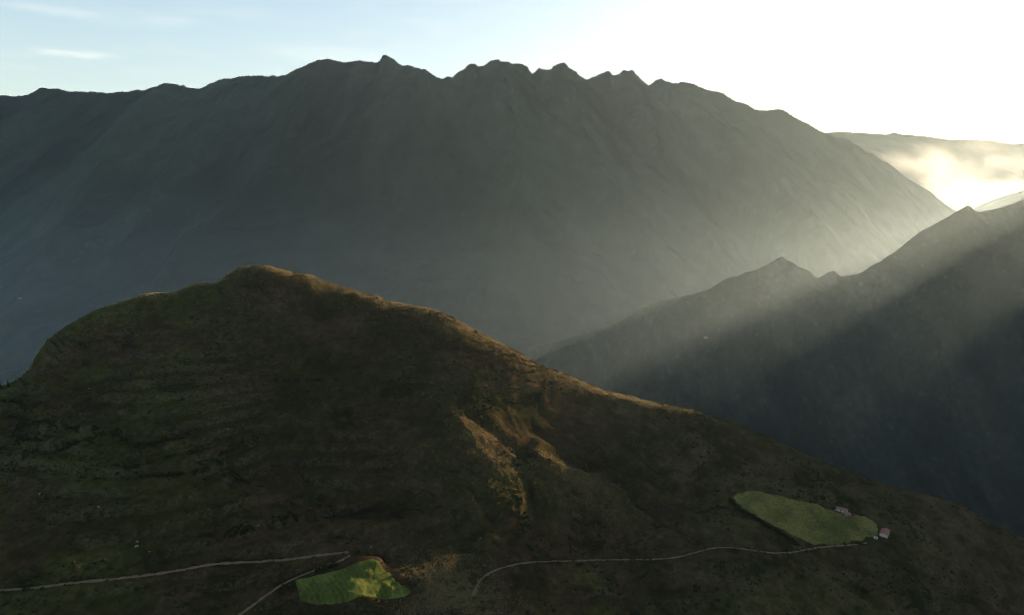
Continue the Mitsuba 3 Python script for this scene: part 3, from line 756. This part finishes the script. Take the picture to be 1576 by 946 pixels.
def house(name, at, yaw, L, W, H, rise, label, category, wall='mat_white_wall', roofs=('mat_red_roof', 'mat_red_roof'), doors=1, windows=2, roof_labels=(None, None)):
    k = key_of(name)

    def put(part, mesh, mat, lab=None, under=None):
        kk = part_key(under or k, part)
        scene[kk] = place(mikit.ply(mesh, mat), at, 1.0, yaw)
        if lab:
            tag(kk, lab)
        return kk
    w = W / 2
    gable = trimesh.convex.convex_hull([[x, y, z] for x in (-L / 2, L / 2) for y, z in ((-w, -2.5), (w, -2.5), (-w, H), (w, H), (0, H + rise - .16))])
    put('wall', gable, wall)
    o, g = 0.55, 0.45
    drop = o * rise / w
    put('roof', slab([(-L / 2 - g, -w - o, H - drop + .06), (L / 2 + g, -w - o, H - drop + .06), (L / 2 + g, -0.02, H + rise + .06), (-L / 2 - g, -0.02, H + rise + .06)]), roofs[0], roof_labels[0])
    put('roof', slab([(L / 2 + g, w + o, H - drop + .06), (-L / 2 - g, w + o, H - drop + .06), (-L / 2 - g, 0.02, H + rise + .06), (L / 2 + g, 0.02, H + rise + .06)]), roofs[1], roof_labels[1])
    for i in range(doors):
        x = (i - (doors - 1) / 2) * L / max(doors, 1) * 0.8
        put('door', box(x - .5, x + .5, -w - .06, -w + .05, 0.0, 2.05), 'mat_wood')
    for i in range(windows):
        x = (i - (windows - 1) / 2) * L / max(windows, 1)
        if abs(x) > 0.9 or doors == 0:
            f = put('window', box(x - .6, x + .6, -w - .05, -w + .05, 0.95, 1.95), 'mat_wood')
            put('pane', box(x - .48, x + .48, -w - .07, -w - .055, 1.05, 1.85), 'mat_pane', under=f)
    tag(k, label, category)
    return k


p = spot(1361.5, 822)
house('farmhouse', p + [0, 0, 0.1], 52, 15, 7.5, 2.7, 1.5, 'lower farmhouse with a red roof at the right end of the pasture', 'house', windows=3)
p = spot(1294, 786)
house('farmhouse', p + [0, 0, 0.1], -32, 14.5, 6, 2.6, 1.3, 'upper farmhouse with one pale and one red roof slope', 'house', roofs=('mat_red_roof', 'mat_pale_roof'), roof_labels=('weathered red roof slope', 'pale sheet roof slope'), windows=3)
p = spot(1303, 793.5)
house('shed', p + [0, 0, 0.1], 20, 7.5, 5, 2.2, 1.0, 'small red roofed shed against the front of the upper farmhouse', 'shed', wall='mat_mud_wall', windows=0)
p = spot(1347.5, 828.5)
house('hut', p + [0, 0, 0.05], -15, 3.4, 2.4, 1.5, 0.5, 'tiny white hut just left of the lower farmhouse', 'hut', roofs=('mat_pale_roof', 'mat_pale_roof'), windows=0)


def project(v):
    c, s = math.cos(PITCH), math.sin(PITCH)
    fw, up = c * v[:, 1] - s * (v[:, 2] - CAM_Z), s * v[:, 1] + c * (v[:, 2] - CAM_Z)
    return np.column_stack([788 + FOCAL * v[:, 0] / fw, 473 - FOCAL * up / fw]), fw


def far_spot(key, px, py):
    """The nearest point of a mountain's face to a sight line of the photograph."""
    v = meshkit.WRITTEN[scene[key]['filename']][0].astype(float)
    q, fw = project(v)
    near = np.nonzero((np.abs(q - [px, py]) < 3).all(1) & (fw > 0))[0]
    return v[near[np.argmin(fw[near])]]


for key, px, py, L, yaw, lab in (('mountain', 32, 459, 17, 10, 'tiny white house alone on the shaded mountain at far left'), ('mountain_ridge', 1083, 519, 13, -30, 'pale roofed house alone on the dark ridge')):
    house('distant_house', far_spot(key, px, py) + [0, -3, 1.0], yaw, L * 0.75, L * 0.5, 2.6, 1.5, lab, 'house', wall='mat_dull_roof', roofs=('mat_dull_roof', 'mat_dull_roof'), windows=2)

# ------------------------------------------------------------------ the sunlit cloud in the far valley
CB = (4350, 7400, 7300, 8900, 500, 1420)


def cloud_density():
    nz, ny, nx = 46, 40, 76
    z, y, x = np.meshgrid(np.linspace(0, 1, nz), np.linspace(0, 1, ny), np.linspace(0, 1, nx), indexing='ij')
    X, Y, Z = CB[0] + x * (CB[1] - CB[0]), CB[2] + y * (CB[3] - CB[2]), CB[4] + z * (CB[5] - CB[4])
    n = meshkit.fbm(np.stack([X / 300, Y / 300, Z / 230], -1), 5, 6)
    d = 0
    for bx, bz, rx, rz in ((4950, 1010, 260, 300), (5050, 760, 520, 260), (5600, 770, 420, 210), (5850, 860, 280, 140), (6500, 760, 600, 200)):
        d = np.maximum(d, 1 - np.sqrt(((X - bx) / rx) ** 2 + ((Z - bz) / rz) ** 2 + ((Y - 8100) / 620) ** 2))
    body = np.clip((d * 1.5 + (n - 0.5) * 2.4 - 0.10) * 1.5, 0, 1)
    edge = np.minimum.reduce([x, 1 - x, y, 1 - y, z, 1 - z])
    return (CLOUD * body * np.clip(edge * 12, 0, 1) + HAZE * 0.2)[..., None].astype(np.float32)


CLOUD = 6.0e-4
scene['cloud_air'] = {'type': 'heterogeneous', 'albedo': {'type': 'rgb', 'value': [0.90, 0.96, 1.0]}, 'phase': {'type': 'hg', 'g': 0.35},
                      'sigma_t': {'type': 'gridvolume', 'grid': mi.VolumeGrid(cloud_density()), 'filter_type': 'trilinear', 'to_world': T().translate([CB[0], CB[2], CB[4]]).scale([CB[1] - CB[0], CB[3] - CB[2], CB[5] - CB[4]])}}
scene['mist_cloud'] = {'type': 'cube', 'to_world': T().translate([(CB[0] + CB[1]) / 2, (CB[2] + CB[3]) / 2, (CB[4] + CB[5]) / 2]).scale([(CB[1] - CB[0]) / 2, (CB[3] - CB[2]) / 2, (CB[5] - CB[4]) / 2]),
                       'bsdf': {'type': 'null'}, 'interior': {'type': 'ref', 'id': 'cloud_air'}, 'exterior': {'type': 'ref', 'id': 'air'}}
tag('mist_cloud', 'bright sunlit mist cloud rising in the far valley at right', kind='stuff')
